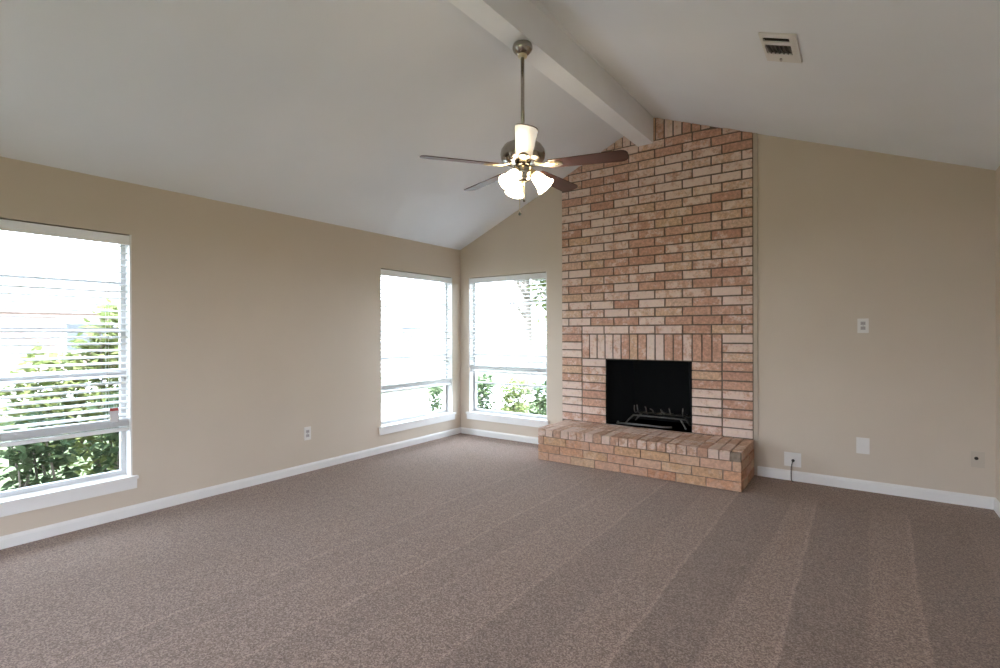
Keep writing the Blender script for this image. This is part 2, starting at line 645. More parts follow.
# ------------------------------------------------------------------ windows
# local frame: u along the wall (0..width), v = depth outwards (0 at room face), z up.
def build_window(idx, width, xf, label):
    root = empty('window_%d' % idx, xf @ Vector((0, 0, 0)), 0, kind='structure')
    root.matrix_world = xf
    V0, V1 = 0.085, 0.125
    # white wooden jamb lining
    bm = BM()
    box(bm, 0, 0.004, ZS, 0.012, 0.15, ZH)
    box(bm, width - 0.012, 0.001, ZS, width, 0.15, ZH)
    box(bm, 0.012, 0.068, ZH - 0.012, width - 0.012, 0.15, ZH)
    box(bm, 0.012, 0.06, ZS, width - 0.012, 0.15, ZS + 0.012)
    obj('jamb', bm, M['white'], root)
    # aluminium frame with horizontal glazing bars
    bm = BM()
    e = 0.012
    z0 = ZS + 0.012
    fwid = 0.03
    box(bm, e, V0, z0, e + fwid, V1, ZH - e)
    box(bm, width - e - fwid, V0, z0, width - e, V1, ZH - e)
    box(bm, e + fwid, V0, ZH - e - fwid, width - e - fwid, V1, ZH - e)
    box(bm, e + fwid, V0, z0, width - e - fwid, V1, z0 + fwid)
    bevel(bm, 0.003, 1)
    obj('window_frame', bm, M['alu'], root)
    bars = (1.715, 1.367, 1.048, 0.683)
    for i, zb in enumerate(bars):
        bm = BM()
        hh = 0.016 if i in (1, 2) else 0.010
        box(bm, e + fwid, V0 + .004, zb - hh, width - e - fwid, V1 - .004, zb + hh)
        bevel(bm, 0.003, 1)
        obj('glazing_bar', bm, M['alu'], root)
    zz = [z0 + fwid] + [0.683, 1.048, 1.367, 1.715] + [ZH - e - fwid]
    for a, b in zip(zz, zz[1:]):
        bm = BM()
        box(bm, e + fwid - .004, 0.103, a + .004, width - e - fwid + .004, 0.107, b - .004)
        obj('pane', bm, M['glass'], root)
    # stool and apron
    bm = BM()
    box(bm, -0.028, -0.035, ZS - 0.014, width + 0.028, 0.06, ZS + 0.008)
    bevel(bm, 0.005, 2)
    obj('sill', bm, M['white'], root)
    bm = BM()
    box(bm, -0.022, -0.02, ZS - 0.085, width + 0.022, 0.0, ZS - 0.014)
    bevel(bm, 0.004, 2)
    obj('apron', bm, M['white'], root)
    return root


# left wall: u runs along -Y (from the right-hand edge as seen from the room), v along -X
def xf_left(y_right):
    # u -> -Y , v -> -X
    return Matrix(((0, -1, 0, 0), (-1, 0, 0, y_right), (0, 0, 1, 0), (0, 0, 0, 1)))


def xf_left_m(y_left):
    # u -> +Y ; v -> -X   (proper rotation: x'=-v, y'=u)
    return Matrix(((0, -1, 0, 0), (1, 0, 0, y_left), (0, 0, 1, 0), (0, 0, 0, 1)))


XF = {1: xf_left_m(W1[0]), 2: xf_left_m(W2[0]), 3: Matrix.Translation((W3[0], 0, 0))}
WD = {1: W1[1] - W1[0], 2: W2[1] - W2[0], 3: W3[1] - W3[0]}
for i in (1, 2, 3):
    build_window(i, WD[i], XF[i], None)


# ------------------------------------------------------------------ blinds
def build_blind(width, xf, z_rail, label, wand_u, with_tag=False):
    root = empty('window_blind')
    root.matrix_world = xf @ Matrix.Translation((0, 0, ZH))
    tag(root, label, 'blind', 'white slatted window blinds')
    top = -0.0125
    m = 0.016
    # valance + head rail
    bm = BM()
    box(bm, 0.013, 0.002, -0.078, width - 0.013, 0.012, -0.009)
    bevel(bm, 0.003, 2)
    obj('valance', bm, M['vinyl'], root)
    bm = BM()
    box(bm, m, 0.013, -0.055, width - m, 0.066, top)
    obj('head_rail', bm, M['vinyl'], root)
    # bottom rail
    zr = z_rail - ZH
    bm = BM()
    box(bm, m, 0.014, zr - 0.012, width - m, 0.066, zr + 0.012)
    bevel(bm, 0.005, 2)
    obj('bottom_rail', bm, M['vinyl'], root)
    # slats: curved section, tipped towards the room
    bm = BM()
    prof = []
    nseg = 6
    wsl = 0.050
    tilt = math.radians(16)
    for k in range(nseg + 1):
        a = -wsl / 2 + wsl * k / nseg
        c = 0.004 * (1 - (2 * a / wsl) ** 2)
        prof.append((a, c))
    def rot(a, c):
        return (a * math.cos(tilt) - c * math.sin(tilt), a * math.sin(tilt) + c * math.cos(tilt))
    t_ = 0.0022
    up = [rot(a, c + t_ / 2) for a, c in prof]
    dn = [rot(a, c - t_ / 2) for a, c in prof]
    ringp = up + dn[::-1]
    ra = [bm.verts.new((m + .002, 0.040 + p[0], p[1])) for p in ringp]
    rb = [bm.verts.new((width - m - .002, 0.040 + p[0], p[1])) for p in ringp]
    k = len(ringp)
    for i in range(k):
        bm.faces.new((ra[i], ra[(i + 1) % k], rb[(i + 1) % k], rb[i]))
    bm.faces.new(ra[::-1])
    bm.faces.new(rb)
    n_st = 7
    zst = zr + 0.018
    sp = 0.0475
    z = -0.088
    zl = []
    while z > zst + n_st * 0.0085 + 0.012:
        zl.append(z)
        z -= sp
    first = obj('slat', bm, M['vinyl'], root)
    for f in first.data.polygons:
        f.use_smooth = False
    first.location = (0, 0, zl[0])
    for zz in zl[1:]:
        c = first.copy()
        COL.objects.link(c)
        c.parent = root
        c.location = (0, 0, zz)
    for i in range(n_st):
        c = first.copy()
        COL.objects.link(c)
        c.parent = root
        c.location = (0, 0, zst + 0.006 + i * 0.0085)
        c.rotation_euler = (-tilt * 0.95, 0, 0)
        c.location = (0, 0.040 * (1 - math.cos(tilt)), zst + 0.006 + 0.011 + i * 0.0085)
    # ladder cords
    for u in (0.14, width / 2, width - 0.14):
        bm = BM()
        tube(bm, [(u, 0.0135, -0.05), (u, 0.0135, zr)], 0.0011, 5)
        tube(bm, [(u, 0.0665, -0.05), (u, 0.0665, zr)], 0.0011, 5)
        obj('ladder_cord', bm, M['cord'], root)
    bm = BM()
    tube(bm, [(wand_u, 0.004, -0.06), (wand_u, -0.006, -0.09), (wand_u + .003, -0.006, -0.62)], 0.004, 6)
    obj('tilt_wand', bm, M['cord'], root)
    if with_tag:
        bm = BM()
        box(bm, width - 0.137, 0.006, -1.365, width - 0.083, 0.008, -1.262)
        t = obj('warning_tag', bm, M['paper'], root)
        bm = BM()
        box(bm, width - 0.136, 0.0045, -1.284, width - 0.084, 0.006, -1.263)
        obj('tag_band', bm, M['red'], t)
        bm = BM()
        tube(bm, [(width - 0.11, 0.009, -1.262), (width - 0.11, 0.012, -1.20)], 0.001, 4)
        obj('tag_string', bm, M['cord'], t)
    return root


build_blind(WD[1], XF[1], 0.642, 'wide white slatted blind with a red topped tag, on the window at the left edge', 0.18, True)
build_blind(WD[2], XF[2], 0.672, 'white slatted blind on the left wall window beside the room corner', 0.06)
build_blind(WD[3], XF[3], 0.838, 'white slatted blind on the window beside the brick fireplace', 0.72)


# ------------------------------------------------------------------ fireplace
fp = empty('fireplace', (2.56, 0, 0), 0, 'tall brick fireplace with raised brick hearth and black firebox rising to the ridge beam', 'fireplace')
FO = Vector((2.56, 0, 0))


def part(name, bm, mat, parent=fp, off=FO, **kw):
    bmesh.ops.translate(bm, vec=-off, verts=bm.verts[:])
    return obj(name, bm, mat, parent, **kw)


YB = -0.022       # brick face
YM = -0.012       # mortar plane
J = 0.0072         # half joint
rb_ = random.Random(3)


def brick(bm, x0, x1, z0, z1, y0=None, y1=0.0, clip=True, j=J):
    y0 = YB + rb_.uniform(-0.002, 0.002) if y0 is None else y0
    a, b = x0 + j, x1 - j
    if b - a < 0.012:
        return
    za = zb = z1 - j
    if clip:
        za, zb = min(za, ceil_z(a) - .002), min(zb, ceil_z(b) - .002)
    lo = z0 + j
    if max(za, zb) < lo + 0.01:
        return
    za, zb = max(za, lo + .002), max(zb, lo + .002)
    w = lambda: rb_.uniform(-0.0014, 0.0014)
    hexa(bm, [(a + w(), y0, lo + w()), (b + w(), y0, lo + w()), (b, y1, lo), (a, y1, lo),
              (a + w(), y0, za + w() * .5), (b + w(), y0, zb + w() * .5), (b, y1, zb), (a, y1, za)])


BX0, BX1 = 1.547, 3.569
XA = [1.547, 1.806, 2.075, 2.360, 2.641, 2.922, 3.197, 3.472, 3.569]
XB = [1.547, 1.640, 1.915, 2.190, 2.468, 2.745, 3.020, 3.296, 3.569]
# running bond field
bm = BM()
RH, R0 = 0.0915, 1.325
for r in range(22):
    xs = XA if r % 2 == 0 else XB
    for a, b in zip(xs, xs[1:]):
        d = rb_.uniform(-.004, .004)
        brick(bm, a, b, R0 + r * RH, R0 + (r + 1) * RH)
bevel(bm, 0.003, 1)
part('chimney_breast', bm, M['brick'])
# upright bricks under the ridge
bm = BM()
x = 2.02
zt = R0 + 22 * RH
while x < 3.30:
    brick(bm, x, x + 0.090, zt, zt + 0.30)
    x += 0.090
bevel(bm, 0.003, 1)
part('gable_course', bm, M['brick'])
# soldier course lintel
bm = BM()
for i in range(16):
    a = 1.806 + i * (3.295 - 1.806) / 16
    brick(bm, a, a + (3.295 - 1.806) / 16, FZT, R0)
bevel(bm, 0.003, 1)
part('lintel', bm, M['brick'])
# stacked jambs
for xs in ((1.547, 1.806, 11), (1.806, FX0, 8)):
    pass
bm = BM()
for a, b, n in ((1.547, 1.806, 11), (1.806, FX0, 8)):
    zt = R0 if n == 11 else FZT
    for i in range(n):
        h = (zt - HZ) / n
        brick(bm, a, b + (J if b == FX0 else 0), HZ + i * h, HZ + (i + 1) * h)
bevel(bm, 0.003, 1)
part('jamb', bm, M['brick'])
bm = BM()
for a, b, n in ((FX1, 3.295, 8), (3.295, 3.569, 11)):
    zt = R0 if n == 11 else FZT
    for i in range(n):
        h = (zt - HZ) / n
        brick(bm, a - (J if a == FX1 else 0), b, HZ + i * h, HZ + (i + 1) * h)
bevel(bm, 0.003, 1)
part('jamb', bm, M['brick'])
# mortar bed behind the bricks
bm = BM()
for x0, x1, z0, z1 in ((BX0 + .002, FX0, HZ - .02, FZT), (FX1, BX1 - .002, HZ - .02, FZT), (BX0 + .002, FX0, FZT, None),
                       (FX0, RIDGE, FZT, None), (RIDGE, FX1, FZT, None), (FX1, BX1 - .002, FZT, None)):
    prism_x(bm, x0, x1, YM, 0.0, z0, z1, -0.002)
part('mortar', bm, M['mortar'])
# firebox: splayed sides, sloping back, floor
bm = BM()
d = 0.52
y0 = 0.0
bx0, bx1 = FX0 + 0.15, FX1 - 0.15
V = lambda *p: bm.verts.new(p)
zt = FZT
f = [V(FX0, YM, HZ), V(FX1, YM, HZ), V(FX1, YM, zt), V(FX0, YM, zt)]
g = [V(bx0, d, HZ), V(bx1, d, HZ), V(bx1, d - .12, zt), V(bx0, d - .12, zt)]
for i in range(4):
    jn = (i + 1) % 4
    bm.faces.new((f[i], f[jn], g[jn], g[i]))
bm.faces.new(g)
r = bmesh.ops.solidify(bm, geom=bm.faces[:], thickness=-0.04)
part('firebox', bm, M['soot'])
# black steel frame edging the opening
bm = BM()
e = 0.012
box(bm, FX0, YM, HZ, FX0 + e, 0.03, FZT)
box(bm, FX1 - e, YM, HZ, FX1, 0.03, FZT)
box(bm, FX0 + e, YM, FZT - e, FX1 - e, 0.03, FZT)
part('firebox_frame', bm, M['soot'])

# hearth
HX0, HX1, HY = 1.597, 3.578, -0.65
hearth_core = BM()
box(hearth_core, HX0 + 0.012, HY + 0.012, 0.0, HX1 - 0.012, YB, HZ - 0.010)
hc = part('hearth', hearth_core, M['hmortar'])
hc['label'] = 'raised brick hearth'


def hbrick(bm, x0, y0, z0, x1, y1, z1, j=0.005):
    w = lambda: rb_.uniform(-0.0018, 0.0018)
    hexa(bm, [(x0 + j + w(), y0 + w(), z0 + j), (x1 - j + w(), y0 + w(), z0 + j), (x1 - j, y1, z0 + j), (x0 + j, y1, z0 + j),
              (x0 + j + w(), y0 + w(), z1 + w()), (x1 - j + w(), y0 + w(), z1 + w()), (x1 - j, y1, z1), (x0 + j, y1, z1)])


# top course: bricks on edge, two deep plus a cut row at the back
bm = BM()
n = 22
pw = (HX1 - HX0) / n
ZT0 = HZ - 0.083
rows = [(HY, HY + 0.277), (HY + 0.277, HY + 0.554), (HY + 0.554, YB)]
for i in range(n):
    a = HX0 + i * pw
    for ri, (ya, yb) in enumerate(rows):
        yy0 = ya + (0.004 if ri else 0)
        if ri == 0 and i == n - 1:
            yy0 += 0.055        # the front corner brick is broken short
        hbrick(bm, a, yy0, ZT0, a + pw, yb - 0.006, HZ + rb_.uniform(-.002, .002))
bevel(bm, 0.004, 1)
part('hearth_top', bm, M['topbrick'], hc, FO)
# courses below
bm = BM()
ch = ZT0 / 3
for r in range(3):
    z0 = r * ch
    x = HX0 + (0.0 if r % 2 == 0 else 0)
    first = [0.13, 0.262, 0.07][r]
    edges = [HX0, HX0 + first]
    while edges[-1] < HX1 - 0.30:
        edges.append(edges[-1] + 0.262 + rb_.uniform(-.006, .006))
    edges.append(HX1)
    for a, b in zip(edges, edges[1:]):
        hbrick(bm, a, HY, z0, b, HY + 0.10, z0 + ch - 0.004)
    # right return
    ye = [HY + 0.10, HY + [0.30, 0.24, 0.36][r], HY + [0.52, 0.46, 0.56][r], YB - .002]
    for a, b in zip(ye, ye[1:]):
        hbrick(bm, HX1 - 0.10, a + .004, z0, HX1 + .004, b - .004, z0 + ch - 0.004)
        hbrick(bm, HX0 - .004, a + .004, z0, HX0 + 0.10, b - .004, z0 + ch - 0.004)
bevel(bm, 0.004, 1)
part('hearth_base', bm, M['hbrick'], hc, FO)

# fire grate standing in the firebox
gr = empty('fire_grate', (2.60, 0.17, HZ), 0, 'black iron fire grate with curled fingers standing inside the firebox', 'fire grate')
bm = BM()
zb = 0.105
tube(bm, [(-0.25, -0.06, zb), (0.33, -0.06, zb)], 0.008, 8)
tube(bm, [(-0.25, 0.16, zb), (0.33, 0.16, zb)], 0.008, 8)
obj('rail', bm, M['iron'], gr, True)
for x0, x1, yy in ((-0.24, -0.33, -0.06), (0.26, 0.32, -0.06), (-0.22, -0.30, 0.16), (0.24, 0.30, 0.16)):
    bm = BM()
    tube(bm, [(x0, yy, zb), ((x0 + x1) / 2, yy - .004, 0.06), (x1, yy - .01, 0.008)], 0.009, 8)
    obj('leg', bm, M['iron'], gr, True)
for i in range(8):
    bm = BM()
    x = -0.26 + i * 0.075
    lean = rb_.uniform(-.05, .05)
    pts = [(x, 0.18, zb + .012)]
    for q in range(8):
        t = q / 7
        pts.append((x + lean * t + 0.012 * math.sin(6 * t + i), 0.15 - 0.24 * t, zb + .012 + 0.020 * math.sin(t * 7 + i) * t + 0.085 * t ** 3))
    tube(bm, pts, 0.0065, 7)
    obj('finger', bm, M['iron'], gr, True)
gp = BM()
tube(gp, [(0.0, 0, 0.012), (0.48, 0.0, 0.012), (0.56, 0.02, 0.012)], 0.011, 8)
lp = empty('log_lighter', (2.22, 0.065, HZ), 0, 'straight gas log lighter pipe lying on the firebox floor under the grate', 'gas pipe')
obj('pipe', gp, M['iron'], lp, True)
bm = BM()
lathe(bm, [(0.02, 0), (0.02, .015), (0.012, .02), (0.012, .03)], 16, Matrix.Translation((-0.02, 0, 0.0)))
obj('valve_cap', bm, M['iron'], lp)


# ------------------------------------------------------------------ ceiling fan
FXC, FYC = 2.500, -2.342
fan = empty('ceiling_fan', (FXC, FYC, BZ), 0, 'five blade brown ceiling fan with lit frosted shades hanging from the ridge beam', 'ceiling fan')
Z = lambda z: z - BZ


def fan_part(name, prof, mat, parent=fan, n=40, **kw):
    bm = BM()
    lathe(bm, [(r, Z(z)) for r, z in prof], n, **kw)
    o = obj(name, bm, mat, parent, True)
    return o


fan_part('canopy', [(0.064, BZ), (0.068, 3.300), (0.069, 3.285), (0.064, 3.272), (0.050, 3.256), (0.038, 3.246), (0.026, 3.243)][::-1], M['nickel'])
fan_part('collar', [(0.015, 3.222), (0.030, 3.226), (0.033, 3.236), (0.028, 3.245), (0.018, 3.249)], M['lit_nickel'], n=24)
fan_part('downrod', [(0.0125, 2.63), (0.0125, 3.24)], M['nickel'], n=20)
fan_part('motor_housing', [(0.05, 2.498), (0.105, 2.500), (0.132, 2.510), (0.149, 2.532), (0.153, 2.560), (0.148, 2.590),
                           (0.130, 2.618), (0.100, 2.634), (0.060, 2.642), (0.030, 2.650), (0.026, 2.685), (0.018, 2.695)], M['nickel'], n=48)
sw = fan_part('switch_housing', [(0.030, 2.372), (0.046, 2.380), (0.052, 2.395), (0.050, 2.410), (0.062, 2.420), (0.066, 2.440), (0.064, 2.470), (0.056, 2.484), (0.05, 2.498)], M['nickel'])
fan_part('finial', [(0.004, 2.338), (0.010, 2.344), (0.014, 2.354), (0.010, 2.364), (0.022, 2.370), (0.028, 2.374)], M['lit_nickel'], n=20)

# blades
BLZ = 2.478
for k in range(5):
    a = math.radians(16.5 + 72 * k)
    bm = BM()
    r0, r1 = 0.185, 0.705
    outl = []
    # outline in (r, w)
    for i in range(9):
        t = i / 8
        r = r0 + (r1 - 0.05 - r0) * t
        outl.append((r, 0.050 + 0.016 * t))
    for i in range(1, 8):
        th = PI / 2 - PI * i / 8
        outl.append((r1 - 0.05 + 0.05 * math.cos(th), 0.066 * (abs(math.sin(th)) ** 0.7) * (1 if th > 0 else -1) if abs(th) > 1e-6 else 0.0))
    for i in range(9):
        t = 1 - i / 8
        r = r0 + (r1 - 0.05 - r0) * t
        outl.append((r, -(0.050 + 0.016 * t)))
    th = 0.006
    lo = [bm.verts.new((r, w, -th / 2)) for r, w in outl]
    hi = [bm.verts.new((r, w, th / 2)) for r, w in outl]
    n = len(outl)
    bm.faces.new(lo[::-1])
    bm.faces.new(hi)
    for i in range(n):
        bm.faces.new((lo[i], lo[(i + 1) % n], hi[(i + 1) % n], hi[i]))
    bl = obj('blade', bm, M['wood'], fan)
    bl.matrix_local = Matrix.Translation((0, 0, Z(BLZ))) @ Matrix.Rotation(a, 4, 'Z') @ Matrix.Rotation(math.radians(-12), 4, 'X')
    # blade iron: arm with a spoon-shaped plate under the blade
    bm = BM()
    pr = [(0.085, 0.020, 0.012), (0.12, 0.016, 0.004), (0.155, 0.017, -0.006), (0.19, 0.028, -0.009), (0.225, 0.036, -0.009), (0.255, 0.030, -0.009), (0.275, 0.014, -0.009)]
    top, bot = [], []
    for r, w, zz in pr:
        top.append((bm.verts.new((r, -w, zz + .004)), bm.verts.new((r, w, zz + .004))))
        bot.append((bm.verts.new((r, -w * .7, zz - .004)), bm.verts.new((r, w * .7, zz - .004))))
    for i in range(len(pr) - 1):
        bm.faces.new((top[i][0], top[i + 1][0], top[i + 1][1], top[i][1]))
        bm.faces.new((bot[i][0], bot[i][1], bot[i + 1][1], bot[i + 1][0]))
        bm.faces.new((top[i][0], bot[i][0], bot[i + 1][0], top[i + 1][0]))
        bm.faces.new((top[i][1], top[i + 1][1], bot[i + 1][1], bot[i][1]))
    bm.faces.new((top[0][0], top[0][1], bot[0][1], bot[0][0]))
    bm.faces.new((top[-1][0], bot[-1][0], bot[-1][1], top[-1][1]))
    for rr in (0.205, 0.245):
        lathe(bm, [(0.006, -0.016), (0.006, -0.012)], 10, Matrix.Translation((rr, 0, 0)))
    bi = obj('blade_iron', bm, M['lit_nickel'], bl)
    bi.matrix_local = Matrix.Identity(4)

# three lamp shades on short arms
for ang in (25, 145, 265):
    a = math.radians(ang)
    R = Matrix.Rotation(a, 4, 'Z')
    sock_p = Vector((0.072, 0, Z(2.428)))
    tiltm = Matrix.Translation(sock_p) @ Matrix.Rotation(math.radians(180 - 42), 4, 'Y')
    M4 = R @ tiltm           # local +z points outwards and down
    bm = BM()
    lathe(bm, [(0.014, -0.03), (0.016, -0.008), (0.026, -0.004), (0.028, 0.02), (0.030, 0.024)], 20, M4)
    so = obj('lamp_socket', bm, M['lit_nickel'], fan, True)
    bm = BM()
    outer = [(0.028, 0.012), (0.036, 0.028), (0.042, 0.052), (0.046, 0.078), (0.054, 0.104), (0.068, 0.128)]
    inner = [(r - 0.004, z) for r, z in outer[::-1]]
    lathe(bm, outer + inner, 32, M4, False, False)
    obj('lamp_shade', bm, M['shade'], fan, True)
    bm = BM()
    lathe(bm, [(0.010, 0.020), (0.014, 0.035), (0.024, 0.060), (0.026, 0.075), (0.018, 0.092), (0.004, 0.099)], 20, M4)
    obj('bulb', bm, M['shade'], so, True)
# pull chains with fobs
for (dx, dy, zl) in ((-0.006, -0.03, 2.148), (0.022, -0.02, 2.238)):
    bm = BM()
    tube(bm, [(dx, dy, Z(2.375)), (dx, dy, Z(zl + .02))], 0.0016, 6)
    ch = obj('pull_chain', bm, M['lit_nickel'], fan)
    bm = BM()
    lathe(bm, [(0.004, Z(zl - .008)), (0.009, Z(zl - .004)), (0.009, Z(zl + .008)), (0.004, Z(zl + .02))], 12, Matrix.Translation((dx, dy, 0)))
    obj('fob', bm, M['black'], ch, True)


# ------------------------------------------------------------------ ceiling vent
vx0, vx1, vy0, vy1 = 3.912, 4.10, -2.022, -1.665
sl = math.atan(RS)
vcx, vcy = (vx0 + vx1) / 2, (vy0 + vy1) / 2
vent = empty('ceiling_vent', (vcx, vcy, ceil_z(vcx)), 0, 'white rectangular air vent with dark louvre slots on the right ceiling slope', 'air vent')
vent.rotation_euler = (0, sl, 0)
hx, hy = (vx1 - vx0) / 2 / math.cos(sl), (vy1 - vy0) / 2


def vbox(bm, x0, y0, z0, x1, y1, z1):
    box(bm, x0, y0, z0, x1, y1, z1)


# frame plate, with two slot rows opened in it (x across the slope, y along the room)
bm = BM()
s1 = (-1.980 - vcy, -1.925 - vcy)   # narrow slot row
s2 = (-1.890 - vcy, -1.770 - vcy)   # louvre row
sxa, sxb = -hx + 0.016, hx - 0.040
yy = [-hy, s1[0], s1[1], s2[0], s2[1], hy]
for i in range(5):
    if i in (1, 3):
        vbox(bm, -hx, yy[i], -0.012, sxa, yy[i + 1], -0.001)
        vbox(bm, sxb, yy[i], -0.012, hx, yy[i + 1], -0.001)
    else:
        vbox(bm, -hx, yy[i], -0.012, hx, yy[i + 1], -0.001)
obj('frame', bm, M['vent'], vent)
bm = BM()
vbox(bm, -hx + .02, -hy + .02, -0.003, hx - .02, hy - .02, -0.0015)
obj('backing', bm, M['slot'], vent)
for i in range(6):
    bm = BM()
    x = sxa + (i + .5) * (sxb - sxa) / 6
    hexa(bm, [(x - .010, s2[0], -.011), (x - .005, s2[0], -.011), (x + .013, s2[1], -.011), (x + .008, s2[1], -.011),
              (x - .010, s2[0], -.004), (x - .005, s2[0], -.004), (x + .013, s2[1], -.004), (x + .008, s2[1], -.004)])
    obj('louvre', bm, M['iron'], vent)
bm = BM()
vbox(bm, sxa, (s1[0] + s1[1]) / 2 - .004, -.009, sxb, (s1[0] + s1[1]) / 2 + .002, -.004)
obj('louvre', bm, M['slot'], vent)
bm = BM()
vbox(bm, -0.018, hy - 0.055, -0.022, -0.006, hy - 0.030, -0.012)
bevel(bm, 0.003, 1)
obj('damper_lever', bm, M['recept'], vent)


# ------------------------------------------------------------------ wall plates
def plate_xf(wall, pos):
    if wall == 'back':     # local x right, local y out of the wall into the room is -Y
        return Matrix.Translation((pos[0], 0, pos[1]))
    return Matrix.Translation((0, pos[0], pos[1])) @ Matrix.Rotation(PI / 2, 4, 'Z')


def wall_plate(name, wall, pos, w, h, mat, label, cat):
    root = empty(name, (0, 0, 0), 0, label, cat)
    root.matrix_world = plate_xf(wall, pos)
    bm = BM()
    box(bm, -w / 2, -0.007, -h / 2, w / 2, 0.0, h / 2)
    bevel(bm, 0.003, 2)
    obj('cover_plate', bm, mat, root)
    return root


def duplex(root):
    for s in (1, -1):
        bm = BM()
        box(bm, -0.017, -0.0095, s * 0.020 - 0.0145, 0.017, -0.006, s * 0.020 + 0.0145)
        bevel(bm, 0.004, 2)
        rc = obj('receptacle', bm, M['recept'], root)
        bm = BM()
        box(bm, -0.008, -0.0102, s * .020 - .004, -0.0055, -0.0093, s * .020 + .006)
        box(bm, 0.0055, -0.0102, s * .020 - .003, 0.008, -0.0093, s * .020 + .006)
        obj('slot', bm, M['slot'], rc)
    bm = BM()
    lathe(bm, [(0.003, 0), (0.003, .002)], 10, Matrix.Translation((0, -0.007, 0)) @ Matrix.Rotation(PI / 2, 4, 'X'))
    obj('screw', bm, M['nickel'], root)


r = wall_plate('wall_outlet', 'back', (4.406, 1.393), 0.078, 0.122, M['plate'], 'white duplex outlet at mid height on the wall right of the fireplace', 'outlet')
duplex(r)
r = wall_plate('wall_outlet', 'left', (-2.326, 0.370), 0.072, 0.125, M['plate'], 'white duplex outlet low on the left wall between the two windows', 'outlet')
duplex(r)
r = wall_plate('blank_cover', 'back', (4.404, 0.379), 0.092, 0.134, M['plate'], 'blank white cover plate low on the wall below the outlet', 'wall plate')
for s in (1, -1):
    bm = BM()
    lathe(bm, [(0.003, 0), (0.003, .002)], 10, Matrix.Translation((0, -0.007, s * 0.042)) @ Matrix.Rotation(PI / 2, 4, 'X'))
    obj('screw', bm, M['plate'], r)
r = wall_plate('cable_outlet', 'back', (3.886, 0.190), 0.134, 0.126, M['plate'], 'square white wall plate with a dark cable just above the baseboard', 'wall plate')
bm = BM()
lathe(bm, [(0.013, 0), (0.013, .004), (0.010, .006), (0.010, .018), (0.006, .02)], 14, Matrix.Translation((0.004, -0.006, -0.008)) @ Matrix.Rotation(PI / 2, 4, 'X'))
obj('cable_jack', bm, M['slot'], r)
bm = BM()
px, pz = 3.890, 0.182
tube(bm, [(px, -0.026, pz), (px - .002, -0.040, pz - .006), (px - .010, -0.044, pz - .05), (px - .013, -0.036, pz - .10), (px - .012, -0.032, 0.02), (px - .008, -0.036, 0.006), (px + .004, -0.060, 0.004)], 0.0036, 8)
tag(obj('coaxial_cable', bm, M['black'], None, True), 'thin dark cable hanging from the square wall plate to the carpet', 'cable')
r = wall_plate('jack_plate', 'back', (5.119, 0.364), 0.080, 0.122, M['plate_tan'], 'tan wall plate with one dark jack near the right corner', 'wall plate')
bm = BM()
lathe(bm, [(0.013, 0), (0.012, .003), (0.008, .006)], 14, Matrix.Translation((-0.008, -0.006, 0.008)) @ Matrix.Rotation(PI / 2, 4, 'X'))
obj('jack', bm, M['slot'], r)


# ------------------------------------------------------------------ outdoors
GZ = -0.30
bm = BM()
box(bm, -60, -40, GZ - 0.3, 30, 60, GZ)
tag(obj('lawn', bm, M['grass']), 'sunlit green lawn outside the windows', 'lawn', kind='structure')
bm = BM()
box(bm, -2.75, -40, GZ, -2.05, 0.75, GZ + 0.03)
tag(obj('sidewalk', bm, M['concrete']), 'pale concrete path crossing the lawn', 'path', kind='structure')
bm = BM()
box(bm, -19, -40, GZ, -11.5, 60, GZ + 0.02)
tag(obj('street', bm, M['concrete']), 'pale street beyond the lawn', 'street', kind='structure')
bm = BM()
box(bm, -4.7, 0.8, GZ, -2.05, 60, GZ + 0.02)
tag(obj('driveway', bm, M['concrete']), 'pale concrete driveway outside the corner window', 'driveway', kind='structure')
bm = BM()
box(bm, -2.0, 1.0, GZ, 2.5, 2.9, GZ + 0.025)
tag(obj('gravel_bed', bm, M['concrete']), 'pale mulch bed outside the corner', 'bed', kind='structure')


def leaves(bm, rnd, c, rx, ry, rz, n, size, flat=0.5):
    for i in range(n):
        while True:
            p = Vector((rnd.uniform(-1, 1), rnd.uniform(-1, 1), rnd.uniform(-1, 1)))
            if 0.15 < p.length <= 1:
                break
        p = Vector((c[0] + p.x * rx, c[1] + p.y * ry, c[2] + p.z * rz))
        d = Vector((rnd.gauss(0, 1), rnd.gauss(0, 1), rnd.gauss(0, flat))).normalized()
        u = Vector((rnd.gauss(0, .5), rnd.gauss(0, .5), 1)).normalized()
        s = d.cross(u).normalized()
        nn = s.cross(d)
        L = size * rnd.uniform(.7, 1.3)
        w = L * 0.28
        a = bm.verts.new(p)
        b1 = bm.verts.new(p + d * L * .45 + s * w + nn * L * .08)
        b2 = bm.verts.new(p + d * L * .45 - s * w + nn * L * .08)
        m1 = bm.verts.new(p + d * L * .5)
        t = bm.verts.new(p + d * L)
        bm.faces.new((a, b1, m1))
        bm.faces.new((a, m1, b2))
        bm.faces.new((b1, t, m1))
        bm.faces.new((m1, t, b2))


